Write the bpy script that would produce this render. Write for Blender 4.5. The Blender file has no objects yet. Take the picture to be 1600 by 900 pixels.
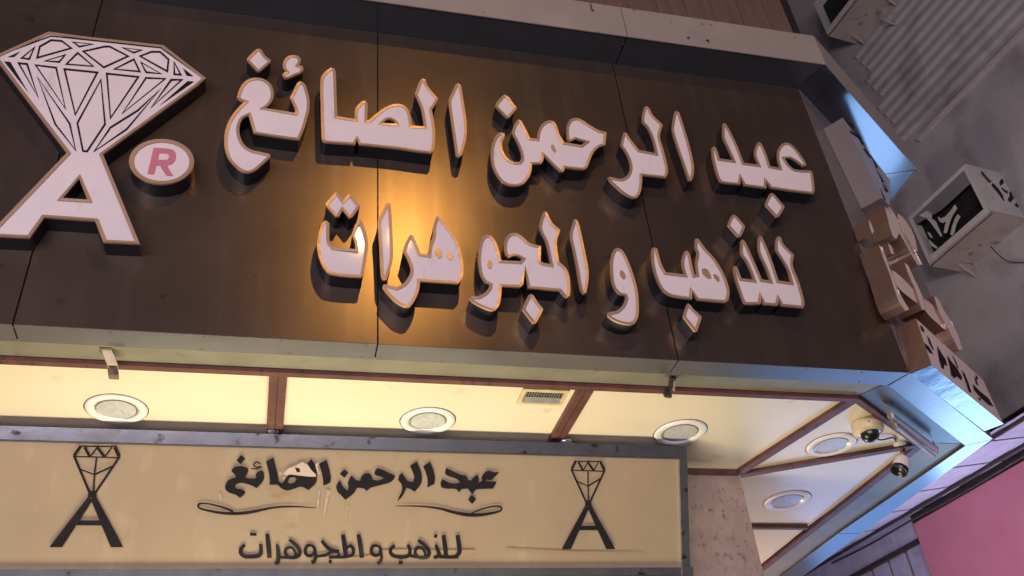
import bpy, math, random
from mathutils import Vector, Matrix
from mathutils.geometry import tessellate_polygon
random.seed(7)
sc = bpy.context.scene
COL = sc.collection
H = 1.6                                    # eye height above the pavement
# ------------------------------------------------------------------ camera
CR = Vector((0.9693974, -0.2303395, -0.0849252))      # camera right
CD = Vector((0.0684787, 0.5859103, -0.8074775))       # camera down
CF = Vector((0.2357525, 0.7769510, 0.5837532))        # camera forward
FPX = 1445.2
cam = bpy.data.cameras.new("camera"); co = bpy.data.objects.new("camera", cam); COL.objects.link(co)
m = Matrix((CR, -CD, -CF)).transposed().to_4x4(); m.translation = Vector((0, 0, H))
co.matrix_world = m
cam.sensor_width = 36; cam.lens = FPX/1600*36; cam.clip_start = 0.02; cam.clip_end = 500
sc.camera = co
# ------------------------------------------------------------------ world: deep dusk
w = bpy.data.worlds.new("World"); sc.world = w; w.use_nodes = True
nt = w.node_tree; bg = nt.nodes["Background"]
sky = nt.nodes.new("ShaderNodeTexSky"); sky.sky_type = 'NISHITA'; sky.sun_disc = False
sky.sun_elevation = math.radians(-2.0); sky.sun_rotation = math.radians(200)
sky.air_density = 1.0; sky.dust_density = 1.0; sky.ozone_density = 3.0
nt.links.new(sky.outputs[0], bg.inputs[0]); bg.inputs[1].default_value = 0.09
# ------------------------------------------------------------------ lamps of the place, plus added fill lights
def lamp(name, kind, loc, energy, color, size=0.1, size_y=None, target=None, spread=None):
    l = bpy.data.lights.new(name, kind); l.energy = energy; l.color = color
    o = bpy.data.objects.new(name, l); COL.objects.link(o); o.location = (loc[0], loc[1], loc[2]+H)
    if kind == 'AREA':
        l.shape = 'RECTANGLE'; l.size = size; l.size_y = size_y or size
        if spread: l.spread = math.radians(spread)
    else: l.shadow_soft_size = size
    if target is not None:
        d = Vector(target)-Vector(loc); o.rotation_euler = d.to_track_quat('-Z', 'Y').to_euler()
    return o
lamp("street_lamp_light", 'POINT', (0.989, -0.8, 5.504), 138, (1, .53, .12), .075)
lamp("shop_window_light", 'AREA', (0.1, 3.95, -0.2), 142, (1, .86, .56), 2.6, 0.9, (0.1, 3.0, 1.2))
lamp("alley_lamp_light", 'POINT', (6.0, 6.1, .65), 74, (.40, .66, 1), .50)
lamp("cool_shop_light", 'AREA', (7.2, 7.0, -0.2), 85, (.15, .40, 1), 5.0, 2.4, (3.2, 4.2, 2.6))
lamp("side_window_light", 'AREA', (2.45, 6.9, -.1), 150, (1, .76, .66), 2.2, 1.0, (2.8, 6.3, 1.94))
lamp("canopy_fill_light", 'AREA', (6.95, 7.2, .1), 50, (.84, .82, 1), 2.4, .6, (6.85, 7.1, 3.4), 100)  # added uplight to brighten the canopy sheets, kept narrow to miss the soffit
lamp("front_fill_light", 'AREA', (-2.6, -5.0, .9), 620, (1, .85, .95), 9.0, 1.3, (0.6, 3.0, 2.2))  # added unseen frontal fill behind the camera for fascia and letters
sc.view_settings.view_transform = 'Standard'; sc.view_settings.look = 'None'
sc.view_settings.exposure = 0.0; sc.view_settings.gamma = 1.0
sc.render.engine = 'CYCLES'

# ------------------------------------------------------------------ tracing helpers (a photo ray met with a real plane)
def ray(x, y): return CR*((x-800)/1.0)+CD*((y-450)/1.0)+CF*FPX
def on(p, P0, n):
    r = ray(*p); n = Vector(n); return r*(Vector(P0).dot(n)/r.dot(n))
def onY(p, d): return on(p, (0, d, 0), (0, 1, 0))
def onZ(p, h): return on(p, (0, 0, h), (0, 0, 1))
def onX(p, k): return on(p, (k, 0, 0), (1, 0, 0))

# ------------------------------------------------------------------ materials
def mat(name, col, rough=.6, metal=0.0, col2=None, scale=6, detail=6, bump=0.0, bscale=None, spec=.5,
        aniso=0, stretch=(1, 1, 1), coat=0, ramp=(.35, .7), rvar=0.0):
    m = bpy.data.materials.new(name); m.use_nodes = True; t = m.node_tree; b = t.nodes["Principled BSDF"]
    b.inputs["Base Color"].default_value = (*col, 1); b.inputs["Roughness"].default_value = rough
    b.inputs["Metallic"].default_value = metal; b.inputs["Specular IOR Level"].default_value = spec
    b.inputs["Anisotropic"].default_value = aniso; b.inputs["Coat Weight"].default_value = coat
    tc = t.nodes.new("ShaderNodeTexCoord"); mp = t.nodes.new("ShaderNodeMapping"); mp.inputs["Scale"].default_value = stretch
    t.links.new(tc.outputs["Object"], mp.inputs[0])
    nz = t.nodes.new("ShaderNodeTexNoise"); nz.inputs["Scale"].default_value = scale; nz.inputs["Detail"].default_value = detail
    t.links.new(mp.outputs[0], nz.inputs[0])
    if col2:
        r = t.nodes.new("ShaderNodeValToRGB"); r.color_ramp.elements[0].position = ramp[0]; r.color_ramp.elements[1].position = ramp[1]
        r.color_ramp.elements[0].color = (*col, 1); r.color_ramp.elements[1].color = (*col2, 1)
        t.links.new(nz.outputs[0], r.inputs[0]); t.links.new(r.outputs[0], b.inputs["Base Color"])
    if rvar:
        mr = t.nodes.new("ShaderNodeMapRange"); mr.inputs["To Min"].default_value = max(0, rough-rvar); mr.inputs["To Max"].default_value = rough+rvar
        t.links.new(nz.outputs[0], mr.inputs[0]); t.links.new(mr.outputs[0], b.inputs["Roughness"])
    if bump:
        n2 = t.nodes.new("ShaderNodeTexNoise"); n2.inputs["Scale"].default_value = bscale or scale*4; n2.inputs["Detail"].default_value = 8
        t.links.new(mp.outputs[0], n2.inputs[0])
        bp = t.nodes.new("ShaderNodeBump"); bp.inputs["Strength"].default_value = bump; bp.inputs["Distance"].default_value = .01
        t.links.new(n2.outputs[0], bp.inputs["Height"]); t.links.new(bp.outputs[0], b.inputs["Normal"])
    return m
def spots(m, col, scale, lo, hi, stretch=(1, 1, 1), detail=3):
    """lay shaped dirt marks over the base colour"""
    t = m.node_tree; b = t.nodes["Principled BSDF"]; s = b.inputs["Base Color"]
    mx = t.nodes.new("ShaderNodeMix"); mx.data_type = 'RGBA'
    if s.is_linked:
        src = s.links[0].from_socket; t.links.new(src, mx.inputs[6])
    else: mx.inputs[6].default_value = s.default_value
    mx.inputs[7].default_value = (*col, 1)
    tc = t.nodes.new("ShaderNodeTexCoord"); mp = t.nodes.new("ShaderNodeMapping"); mp.inputs["Scale"].default_value = stretch
    mp.inputs["Location"].default_value = (3.1, 1.7, 5.3)
    nz = t.nodes.new("ShaderNodeTexNoise"); nz.inputs["Scale"].default_value = scale; nz.inputs["Detail"].default_value = detail
    r = t.nodes.new("ShaderNodeMapRange"); r.inputs["From Min"].default_value = lo; r.inputs["From Max"].default_value = hi
    t.links.new(tc.outputs["Object"], mp.inputs[0]); t.links.new(mp.outputs[0], nz.inputs[0]); t.links.new(nz.outputs[0], r.inputs[0])
    t.links.new(r.outputs[0], mx.inputs[0]); t.links.new(mx.outputs[2], s)
    return m
M = {}
M['clad'] = mat('bronze_cladding', (.235, .18, .145), .285, .86, (.27, .205, .165), 3, 8, .07, 2.2, .5, rvar=.03)
spots(M['clad'], (.12, .09, .07), 9, .70, .80); spots(M['clad'], (.33, .27, .225), 2.4, .50, .95, (5, 5, .5), 9)
M['back'] = mat('black_backing', (.018, .015, .014), .8)
M['lip'] = mat('grey_lip_paint', (.27, .245, .235), .42, 0, (.31, .28, .265), 4, 6, .02)
spots(M['lip'], (.05, .035, .03), 18, .70, .76)
M['lipunder'] = mat('glossy_panel', (.085, .095, .115), .10, .55, (.10, .11, .13), 2, 3, .01, 12, rvar=.03)
M['ret'] = mat('glossy_return_panel', (.19, .19, .20), .22, .6, (.23, .225, .22), 3, 5, .02, 20, rvar=.06)
M['olive'] = mat('olive_trim', (.25, .235, .185), .45, .2, (.19, .18, .14), 5, 9, .05, 40)
spots(M['olive'], (.12, .10, .07), 9, .64, .78)
M['gap'] = mat('dark_gap', (.01, .009, .009), .9)
M['lside'] = mat('letter_side_paint', (.010, .014, .021), .42, 0, (.014, .018, .026), 8, spec=.35)
M['gold'] = mat('gold_edge_trim', (.66, .45, .30), .40, .55, (.57, .39, .27), 30, 5, rvar=.08)
M['acryl'] = mat('white_acrylic', (.78, .705, .73), .05, 0, (.72, .655, .68), 4, 5, 0, spec=.5)
spots(M['acryl'], (.58, .53, .53), 14, .60, .80, (1, 1, .35), 6)
M['vinyl'] = mat('black_vinyl', (.012, .010, .013), .8, 0, (.018, .015, .019), 20, spec=.15)
M['ink'] = mat('faded_ink', (.016, .014, .02), .8, 0, (.06, .05, .045), 9, 6, ramp=(.5, .85), spec=.12)
M['red'] = mat('pink_red_vinyl', (.58, .20, .26), .4, 0, (.52, .18, .23), 20)
M['soffit'] = mat('cream_soffit_gloss', (.80, .71, .57), .20, 0, (.76, .67, .54), 1.5, 4, .015, 3, rvar=.05)
spots(M['soffit'], (.52, .40, .25), 7, .66, .85, (1, 1, 1), 8)
M['batten'] = mat('maroon_wood', (.13, .045, .035), .5, 0, (.075, .026, .022), 14, 9, .12, 60, stretch=(1, 1, 1))
spots(M['batten'], (.02, .012, .012), 25, .60, .72)
M['chrome'] = mat('polished_steel', (.55, .58, .64), .20, .90, (.34, .37, .44), 9, 8, .45, 2.0, rvar=.08)
spots(M['chrome'], (.16, .13, .12), 16, .62, .70)
M['white'] = mat('white_plastic', (.82, .78, .80), .35, 0, (.76, .72, .74), 20)
M['refl'] = mat('lamp_reflector', (.46, .46, .47), .28, .5, (.34, .35, .36), 40)
M['lens'] = mat('ribbed_glass', (.50, .50, .52), .12, .1, (.62, .62, .64), 60, 3, .3, 80)
M['cream'] = mat('yellowed_frame', (.66, .55, .36), .5, 0, (.50, .40, .24), 20, 8)
M['rust'] = mat('rusty_steel', (.20, .14, .10), .6, .5, (.04, .03, .025), 22, 9, .3, 90)
M['pale'] = mat('pale_galvanised', (.66, .55, .40), .45, .1, (.42, .33, .24), 22, 7, .1)
M['blackp'] = mat('black_plastic', (.012, .012, .014), .25)
M['tube'] = mat('fluorescent_glass', (.88, .89, .88), .12, 0, (.82, .83, .84), 20)
M['board'] = mat('tan_signboard', (.35, .275, .18), .5, 0, (.315, .245, .16), 3, 8, .02, 60, spec=.2)
spots(M['board'], (.40, .315, .21), 4, .58, .82, (3, 3, .5), 6); spots(M['board'], (.27, .17, .08), 9, .66, .80, (.6, 1, 1), 7)
M['brown_stain'] = mat('brown_stain', (.335, .24, .135), .5, 0, (.345, .262, .165), 18, 6, spec=.2)
M['torn'] = mat('torn_vinyl', (.56, .46, .37), .5, 0, (.50, .40, .31), 30)
M['scuff'] = mat('scuffed_paint', (.46, .37, .27), .5, 0, (.36, .28, .19), 60, 6, ramp=(.4, .6))
M['dirty'] = mat('sign_dirt', (.20, .13, .08), .6)
M['marble'] = mat('beige_marble', (.42, .325, .275), .42, 0, (.34, .26, .22), 9, 12, .10, 40)
spots(M['marble'], (.20, .145, .12), 34, .56, .72, (1, 1, .6), 12); spots(M['marble'], (.05, .035, .03), 40, .70, .74)
M['plank'] = mat('brown_plank', (.16, .105, .098), .5, 0, (.125, .082, .076), 5, 9, .08, 30, stretch=(4, 4, .5))
spots(M['plank'], (.35, .26, .2), 12, .73, .78, (2, 2, .5))
M['stucco'] = mat('grey_stucco', (.50, .505, .54), .85, 0, (.41, .415, .445), 1.3, 10, .5, 26)
spots(M['stucco'], (.24, .22, .23), 2.2, .50, .78, (1, 1, .7), 9); spots(M['stucco'], (.52, .49, .50), 5, .62, .80, (1, 1, .5), 9)
M['wavy'] = mat('wavy_steel_sheet', (.10, .11, .13), .16, .8, (.14, .145, .165), 4, 3, .5, 3.5)
M['ledge'] = mat('pale_ledge', (.60, .58, .62), .8, 0, (.50, .48, .52), 5, 9, .3, 40)
M['acwhite'] = mat('ac_white_paint', (.74, .75, .74), .5, 0, (.62, .62, .61), 4, 8, .05)
spots(M['acwhite'], (.22, .13, .07), 7, .66, .78, (1, 1, 1), 9)
M['acbase'] = mat('ac_base_stained', (.52, .48, .46), .6, 0, (.42, .37, .33), 3, 9, .1)
spots(M['acbase'], (.14, .08, .045), 6, .60, .74, (1, 1, 1), 9)
M['acgrey'] = mat('ac_inner_grey', (.26, .25, .27), .6, 0, (.20, .195, .21), 3, 8)
M['mesh'] = mat('dark_mesh', (.016, .015, .015), .6)
M['copper'] = mat('copper_letter_side', (.50, .33, .235), .20, .75, (.42, .27, .195), 8, 5, .02)
M['pface'] = mat('pale_pink_face', (.86, .72, .69), .3, 0, (.80, .66, .63), 10)
M['boxgrey'] = mat('grey_box_side', (.20, .18, .185), .45, .1, (.18, .165, .17), 8)
M['tinted'] = mat('painted_reflection_face', (.34, .40, .60), .22, 0, (.46, .50, .66), 14, 8, .25, 7, stretch=(1, 1, .3))  # bluish reflection painted into the face colour
M['lav'] = mat('lavender_sheet', (.45, .425, .57), .5, 0, (.35, .33, .47), 6, 6, .05)
spots(M['lav'], (.2, .17, .2), 5, .62, .8, (1, 1, 1), 8)
M['beam'] = mat('rusty_beam', (.05, .028, .026), .7, 0, (.025, .016, .016), 16, 8, .3)
M['pink'] = mat('pink_board_paint', (.60, .21, .28), .6, 0, (.56, .175, .24), 2.5, 9, .1, 30)
spots(M['pink'], (.34, .12, .15), 11, .70, .78, (1, 1, 1), 8)
M['paving'] = mat('street_paving', (.10, .095, .09), .8, 0, (.07, .066, .063), 3, 9, .3)
M['glass'] = mat('shop_glass', (.05, .045, .04), .05, 0, spec=.8)
M['darksky'] = M['gap']
M['dark'] = mat('dark_paint', (.05, .05, .055), .5)
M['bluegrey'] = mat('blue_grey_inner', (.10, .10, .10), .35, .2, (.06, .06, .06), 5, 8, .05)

# ------------------------------------------------------------------ mesh helpers
def mesh(name, V, F, mt, smooth=False):
    me = bpy.data.meshes.new(name); me.from_pydata([tuple(v) for v in V], [], F); me.update()
    me.materials.append(mt)
    if smooth:
        me.polygons.foreach_set('use_smooth', [True]*len(me.polygons))
    return me
ROOT = {}
def thing(name, label, cat, loc, group=None):
    o = bpy.data.objects.new(name, None); COL.objects.link(o); o.location = (loc[0], loc[1], loc[2]+H)
    o.empty_display_size = .1
    o['label'] = label; o['category'] = cat
    if group: o['group'] = group
    ROOT[o.name] = Vector(loc); return o
def part(name, VF, mt, parent, smooth=False, label=None, kind=None):
    V, F = VF; base = ROOT[parent.name]
    o = bpy.data.objects.new(name, mesh(name, [Vector(v)-base for v in V], F, mt, smooth)); COL.objects.link(o)
    o.parent = parent; ROOT[o.name] = base
    if label: o['label'] = label
    if kind: o['kind'] = kind
    return o
def solo(name, VF, mt, label=None, cat=None, group=None, kind=None, smooth=False):
    V, F = VF; V = [Vector(v) for v in V]
    c = Vector((sum(v.x for v in V)/len(V), sum(v.y for v in V)/len(V), min(v.z for v in V)))
    o = bpy.data.objects.new(name, mesh(name, [v-c for v in V], F, mt, smooth)); COL.objects.link(o); o.location = c+Vector((0, 0, H))
    for k, v in (('label', label), ('category', cat), ('group', group), ('kind', kind)):
        if v: o[k] = v
    ROOT[o.name] = c; return o
def join(*vfs):
    V = []; F = []
    for v, f in vfs:
        n = len(V); V += list(v); F += [tuple(i+n for i in q) for q in f]
    return V, F
def box(x0, x1, y0, y1, z0, z1):
    V = [(x, y, z) for x in (x0, x1) for y in (y0, y1) for z in (z0, z1)]
    return V, [(0, 1, 3, 2), (4, 6, 7, 5), (0, 4, 5, 1), (2, 3, 7, 6), (0, 2, 6, 4), (1, 5, 7, 3)]
def obox(O, a, b, c):
    O, a, b, c = map(Vector, (O, a, b, c))
    V = [O+a*i+b*j+c*k for i in (0, 1) for j in (0, 1) for k in (0, 1)]
    return V, [(0, 1, 3, 2), (4, 6, 7, 5), (0, 4, 5, 1), (2, 3, 7, 6), (0, 2, 6, 4), (1, 5, 7, 3)]
def prism(P, d):
    """closed solid: polygon P (3D) pushed along d"""
    P = [Vector(p) for p in P]; n = len(P); d = Vector(d); V = P+[p+d for p in P]
    T = tessellate_polygon([P]); F = [tuple(t) for t in T]+[tuple(i+n for i in reversed(t)) for t in T]
    F += [(i, (i+1) % n, (i+1) % n+n, i+n) for i in range(n)]
    return V, F
def flat(loops):
    V = [Vector(p) for l in loops for p in l]
    return V, [tuple(t) for t in tessellate_polygon([[Vector(p) for p in l] for l in loops])]
def tube(P, r, n=8, cap=True):
    P = [Vector(p) for p in P]; V = []; F = []
    for i, p in enumerate(P):
        t = (P[min(i+1, len(P)-1)]-P[max(i-1, 0)]).normalized()
        u = t.cross(Vector((0, 0, 1))); u = t.cross(Vector((1, 0, 0))) if u.length < .1 else u
        u.normalize(); v = t.cross(u)
        rr = r[i] if isinstance(r, (list, tuple)) else r
        V += [p+(u*math.cos(a)+v*math.sin(a))*rr for a in [2*math.pi*k/n for k in range(n)]]
    for i in range(len(P)-1):
        F += [(i*n+k, i*n+(k+1) % n, (i+1)*n+(k+1) % n, (i+1)*n+k) for k in range(n)]
    if cap: F += [tuple(range(n)), tuple(range((len(P)-1)*n, len(P)*n))]
    return V, F
def lathe(C, prof, n=36, axis=(0, 0, 1)):
    C = Vector(C); ax = Vector(axis).normalized(); u = ax.cross(Vector((0, 1, 0)) if abs(ax.y) < .9 else Vector((1, 0, 0))).normalized(); v = ax.cross(u)
    V = []; F = []
    for r, z in prof:
        V += [C+ax*z+(u*math.cos(a)+v*math.sin(a))*r for a in [2*math.pi*k/n for k in range(n)]]
    for i in range(len(prof)-1):
        F += [(i*n+k, i*n+(k+1) % n, (i+1)*n+(k+1) % n, (i+1)*n+k) for k in range(n)]
    return V, F
def smooth2(P, seg=3, lim=38):
    """round the soft bends of a traced outline, keep its corners"""
    n = len(P); P = [Vector((p[0], p[1])) for p in P]; out = []
    def corner(i):
        a = P[i]-P[i-1]; b = P[(i+1) % n]-P[i]
        if a.length < 1e-6 or b.length < 1e-6: return True
        return abs(math.degrees(a.angle(b))) > lim
    T = []
    for i in range(n):
        T.append(None if corner(i) else (P[(i+1) % n]-P[i-1])*.5)
    for i in range(n):
        j = (i+1) % n; a, b = P[i], P[j]; ch = b-a
        ta = T[i]*(ch.length/max(T[i].length, 1e-6)) if T[i] is not None else ch
        tb = T[j]*(ch.length/max(T[j].length, 1e-6)) if T[j] is not None else ch
        for k in range(seg):
            s = k/seg
            h = (2*s**3-3*s*s+1)*a+(s**3-2*s*s+s)*ta+(-2*s**3+3*s*s)*b+(s**3-s*s)*tb
            if T[i] is None and T[j] is None and k: continue
            out.append((h.x, h.y))
    return out
def area2(P): return sum(P[i-1][0]*P[i][1]-P[i][0]*P[i-1][1] for i in range(len(P)))/2
def inset2(P, w):
    """offset to the left of travel (into the material), mitre limited"""
    n = len(P); out = []
    for i in range(n):
        p = Vector(P[i]); a = (p-Vector(P[i-1])); b = (Vector(P[(i+1) % n])-p)
        a = a.normalized() if a.length > 1e-9 else b.normalized(); b = b.normalized() if b.length > 1e-9 else a
        na = Vector((-a.y, a.x)); nb = Vector((-b.y, b.x)); s = na+nb
        s = na if s.length < 1e-3 else s.normalized()
        k = w/max(s.dot(na), .55); out.append(tuple(p+s*k))
    return out
def stroke(P, W):
    """2D ribbon round a centre line; W a width or list of widths"""
    P = [Vector(p) for p in P]; n = len(P); W = W if isinstance(W, (list, tuple)) else [W]*n
    L = []; R = []
    for i in range(n):
        a = (P[i]-P[i-1]).normalized() if i else (P[1]-P[0]).normalized()
        b = (P[i+1]-P[i]).normalized() if i < n-1 else a
        s = (a+b); s = s.normalized() if s.length > .2 else a
        nn = Vector((-s.y, s.x)); k = W[i]/2/max(nn.dot(Vector((-a.y, a.x))), .6)
        L.append(P[i]+nn*k); R.append(P[i]-nn*k)
    V = L+R; return V, [(i, i+1, i+1+n, i+n) for i in range(n-1)]
def crom(P, seg=5):
    P = [Vector(p) for p in P]; out = []
    for i in range(len(P)-1):
        a = P[max(i-1, 0)]; b = P[i]; c = P[i+1]; d = P[min(i+2, len(P)-1)]
        for k in range(seg):
            s = k/seg; out.append(.5*((2*b)+(c-a)*s+(2*a-5*b+4*c-d)*s*s+(3*b-a-3*c+d)*s**3))
    out.append(P[-1]); return out

# ================================================================== THE SETTING
ZB, ZT = 1.94, 3.79                       # fascia bottom / top above eye level
YF = 3.0
CH = Vector((.832, .555, 0)); CN = Vector((.555, -.832, 0))
A0 = Vector((2.70, 3.0, 0)); B0 = Vector((3.573, 3.583, 0))
solo('ground', ([(-60, -60, -H), (60, -60, -H), (60, 60, -H), (-60, 60, -H)], [(0, 1, 2, 3)]), M['paving'], kind='structure')
# ---- shop fascia
fa = thing('shop_fascia', 'dark bronze panelled shop fascia with grey cornice carrying the big raised letters', 'shop fascia', (0, 3.1, ZB))
g = .003
xs = [-3.2, -.925, .352, 1.596, 2.70]
for i in range(4):
    part('cladding_panel', box(xs[i]+g, xs[i+1]-(g if i < 3 else .001), YF, YF+.012, ZB+.002, ZT-.002), M['clad'], fa)
part('backing_board', box(-3.2, 2.69, YF+.02, YF+.05, ZB+.02, ZT+.2), M['back'], fa)
# chamfer wall and side wall of the fascia
def wallseg(P, Q, z0, z1, t):
    P = Vector(P); Q = Vector(Q); d = (Q-P).normalized(); nn = Vector((-d.y, d.x, 0))
    return obox((P.x, P.y, z0), Q-P, nn*t, (0, 0, z1-z0))
part('chamfer_panel', wallseg(A0+CH*.002, A0+CH*.30, ZB+.002, ZT-.002, .012), M['boxgrey'], fa, label='grey panel on the angled corner of the fascia')
part('chamfer_panel', wallseg(A0+CH*.304, B0, ZB+.002, ZT-.002, .012), M['boxgrey'], fa)
part('side_panel', wallseg(B0+Vector((0, .003, 0)), Vector((3.573, 6.5, 0)), ZB+.002, ZT-.002, .012), M['clad'], fa)
part('side_panel', wallseg(Vector((3.573, 6.51, 0)), Vector((3.573, 9.5, 0)), ZB+.002, ZT-.002, .012), M['clad'], fa)
def strip(P, Q, P2, Q2, z, t=.008):       # horizontal sheet between two edge segments
    return prism([(P[0], P[1], z), (Q[0], Q[1], z), (Q2[0], Q2[1], z), (P2[0], P2[1], z)], (0, 0, t))
AM = (2.66, 3.114); BM = (3.465, 3.664); AT = (2.585, 3.236); BT = (3.215, 3.668)
seams = [-3.2, -.925, .352, 1.596]
for i in range(4):
    x0 = seams[i]+(g if i else 0); x1 = (seams[i+1]-g) if i < 3 else 2.695
    x1b = x1 if i < 3 else AM[0]-.004
    part('return_panel', strip((x0, YF+.001), (x1, YF+.001), (x0, 3.112), (x1b, 3.112), ZB), M['ret'], fa)
part('return_panel', strip(A0+CH*.006, B0-CH*.004, (AM[0]+.008, AM[1]+.002), BM, ZB), M['ret'], fa, label='angled underside panel reflecting cool blue shop light')
part('return_panel', strip((3.57, 3.588), (3.565, 4.86), (3.468, 3.668), (3.405, 4.86), ZB), M['ret'], fa)
part('return_panel', strip((3.565, 4.866), (3.55, 9.5), (3.405, 4.866), (3.39, 9.5), ZB), M['ret'], fa)
part('inner_trim', strip((-3.2, 3.114), (AM[0]-.01, 3.114), (-3.2, 3.232), (AT[0]-.005, 3.232), ZB+.012), M['olive'], fa)
part('inner_trim', strip((AM[0]+.004, 3.118), (BM[0], BM[1]+.004), (AT[0]+.004, 3.234), (BT[0], BT[1]+.002), ZB+.014), M['bluegrey'], fa, label='inner trim of the angled corner with its shade painted in dark grey')  # same trim as the front, its shade painted in as dark grey
part('inner_trim', strip((BM[0], BM[1]+.008), (3.40, 9.5), (BT[0], BT[1]+.006), (3.14, 9.5), ZB+.013), M['olive'], fa)
part('backing_board', prism([(-3.2, YF+.02, ZB+.03), (2.69, YF+.02, ZB+.03), (3.55, 3.60, ZB+.03), (3.55, 9.5, ZB+.03), (3.14, 9.5, ZB+.03), (3.18, 3.7, ZB+.03), (2.57, 3.27, ZB+.03), (-3.2, 3.27, ZB+.03)], (0, 0, .01)), M['back'], fa)
# cornice: underside, front and outer end
LA = (2.766, 2.818); LB = (3.80, 3.505); LC = (3.80, 9.5); zt = 3.79+.236
lips = [-3.2, -.90, 1.62]
def skipseam(x): return x
part('cornice_underside', prism([(-3.2, 2.818, ZT), (1.612, 2.818, ZT), (1.612, 3.05, ZT), (-3.2, 3.05, ZT)], (0, 0, .01)), M['lipunder'], fa)
part('cornice_underside', prism([(1.620, 2.818, ZT), (LA[0]-.003, LA[1], ZT), (A0.x-.004, 3.001, ZT), (A0.x-.01, 3.05, ZT), (1.620, 3.05, ZT)], (0, 0, .01)), M['lipunder'], fa)
c1 = Vector(LA+(0,))+CH*.12; c1b = A0+CH*.17
part('cornice_underside', prism([(LA[0]+.004, LA[1]+.001, ZT), (c1.x, c1.y, ZT), (c1b.x, c1b.y, ZT), (A0.x+.003, A0.y+.005, ZT)], (0, 0, .01)), M['lipunder'], fa)
c2 = c1+CH*.005; c2b = c1b+CH*.005
part('cornice_underside', prism([(c2.x, c2.y, ZT), (LB[0]-.003, LB[1]-.002, ZT), (B0.x, B0.y+.002, ZT), (c2b.x, c2b.y, ZT)], (0, 0, .01)), M['lipunder'], fa)
part('cornice_underside', prism([(LB[0], LB[1]+.004, ZT), (LC[0], LC[1], ZT), (3.573, 9.5, ZT), (3.573, 3.59, ZT)], (0, 0, .01)), M['lipunder'], fa)
part('cornice_front', box(-3.2, 1.614, 2.812, 2.8175, ZT-.004, zt), M['lip'], fa)
part('cornice_front', box(1.618, LA[0], 2.812, 2.8175, ZT-.004, zt), M['lip'], fa)
part('cornice_front', wallseg(Vector((LA[0]+.002, 2.813, 0)), Vector((LB[0], LB[1]-.003, 0)), ZT-.004, zt, .005), M['lip'], fa)
part('cornice_front', wallseg(Vector((LB[0]+.001, LB[1], 0)), Vector((LC[0]+.001, 9.5, 0)), ZT-.004, zt, .005), M['lip'], fa)
part('cornice_top', prism([(-3.2, 2.82, zt-.012), (LA[0], 2.82, zt-.012), (LB[0]-.005, LB[1]+.005, zt-.012), (3.79, 9.5, zt-.012), (-3.2, 9.5, zt-.012)], (0, 0, .01)), M['lip'], fa)
# ---- upper wall above the sign: vertical planks
YW = 3.3
pw = thing('plank_wall', 'dark brown vertical plank wall rising above the cornice of the sign', 'wall', (1.5, YW, zt))
xe = onY((1240, 53), YW).x
sx = [onY(p, YW).x for p in ((940, 6), (982.5, 12.5), (1026, 19.5), (1071, 26), (1115, 32.5), (1160, 40), (1207, 47.5), (1240, 53))]
pwid = (sx[6]-sx[1])/5
edges = [sx[6]-pwid*k for k in range(30, -1, -1)]+[xe]
for i in range(len(edges)-1):
    o = .002*random.random()
    part('plank', box(edges[i]+.002, edges[i+1]-.002, YW-o, YW+.018, zt, zt+3.2), M['plank'], pw)
part('backing_board', box(edges[0], xe, YW+.022, YW+.15, zt, zt+3.2), M['back'], pw)
xg = onY((1252, 54), YW+.02).x
part('end_strip', box(xe+.002, xg, YW+.02, YW+.12, zt-.1, zt+3.2), M['gap'], pw, label='black vertical strip at the end of the planks')  # plain black strip filling the space past the last plank
solo('building_side_wall', box(xe+.12, 3.4, YW+.3, 9.5, zt, zt+3.2), M['dark'], 'dark upper side wall of the shop building behind the plank wall', 'wall')
# ---- soffit
sf = thing('soffit_ceiling', 'glossy cream panelled ceiling with maroon battens under the sign overhang', 'ceiling', (0.6, 3.7, ZB+.03))
ZS = ZB+.016
YP = 4.07; XP = 2.366
def spanel(P): part('ceiling_panel', prism([(p[0], p[1], ZS) for p in P], (0, 0, .01)), M['soffit'], sf)
spanel([(-3.2, 3.24), (-1.3, 3.24), (-1.3, 4.2), (-3.2, 4.2)])
spanel([(-1.29, 3.24), (-.012, 3.24), (-.012, 4.2), (-1.29, 4.2)])
spanel([(-.008, 3.24), (1.27, 3.24), (1.27, 4.2), (-.008, 4.2)])
m1 = Vector((XP-AT[0], YP-AT[1]))
spanel([(1.274, 3.24), (AT[0], AT[1]+.004), (XP, YP), (1.9, 4.2), (1.274, 4.2)])
spanel([(AT[0]+.004, AT[1]+.006), (BT[0], BT[1]), (XP+.004, YP+.002)])
spanel([(BT[0]-.002, BT[1]+.004), (3.165, 4.78), (XP, 4.78), (XP, YP+.006)])
spanel([(3.165, 4.784), (3.16, 7.2), (XP, 7.2), (XP, 4.784)])
spanel([(3.16, 7.204), (3.15, 9.4), (XP, 9.4), (XP, 7.204)])
def batten(P, Q, wd, z=ZS-.022, t=.02, side=0):
    P = Vector((P[0], P[1], 0)); Q = Vector((Q[0], Q[1], 0)); d = (Q-P).normalized(); nn = Vector((-d.y, d.x, 0))
    O = P-nn*wd*(.5-side*.5)
    part('batten', obox((O.x, O.y, z), Q-P, nn*wd, (0, 0, t)), M['batten'], sf)
batten((-3.2, 3.2505), (AT[0]-.01, 3.2505), .032)
batten(AT, BT, .03, z=ZS-.0215, side=1)
batten((BT[0]-.01, BT[1]+.02), (3.165, 9.4), .045, z=ZS-.021)
for x in (-1.295, ): batten((x-.0175, 3.268), (x-.0175, 4.1), .033); batten((x+.0175, 3.268), (x+.0175, 4.1), .033)
batten((-.028, 3.268), (-.028, 4.07), .033); batten((.0085, 3.268), (.0085, 4.07), .033)
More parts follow.
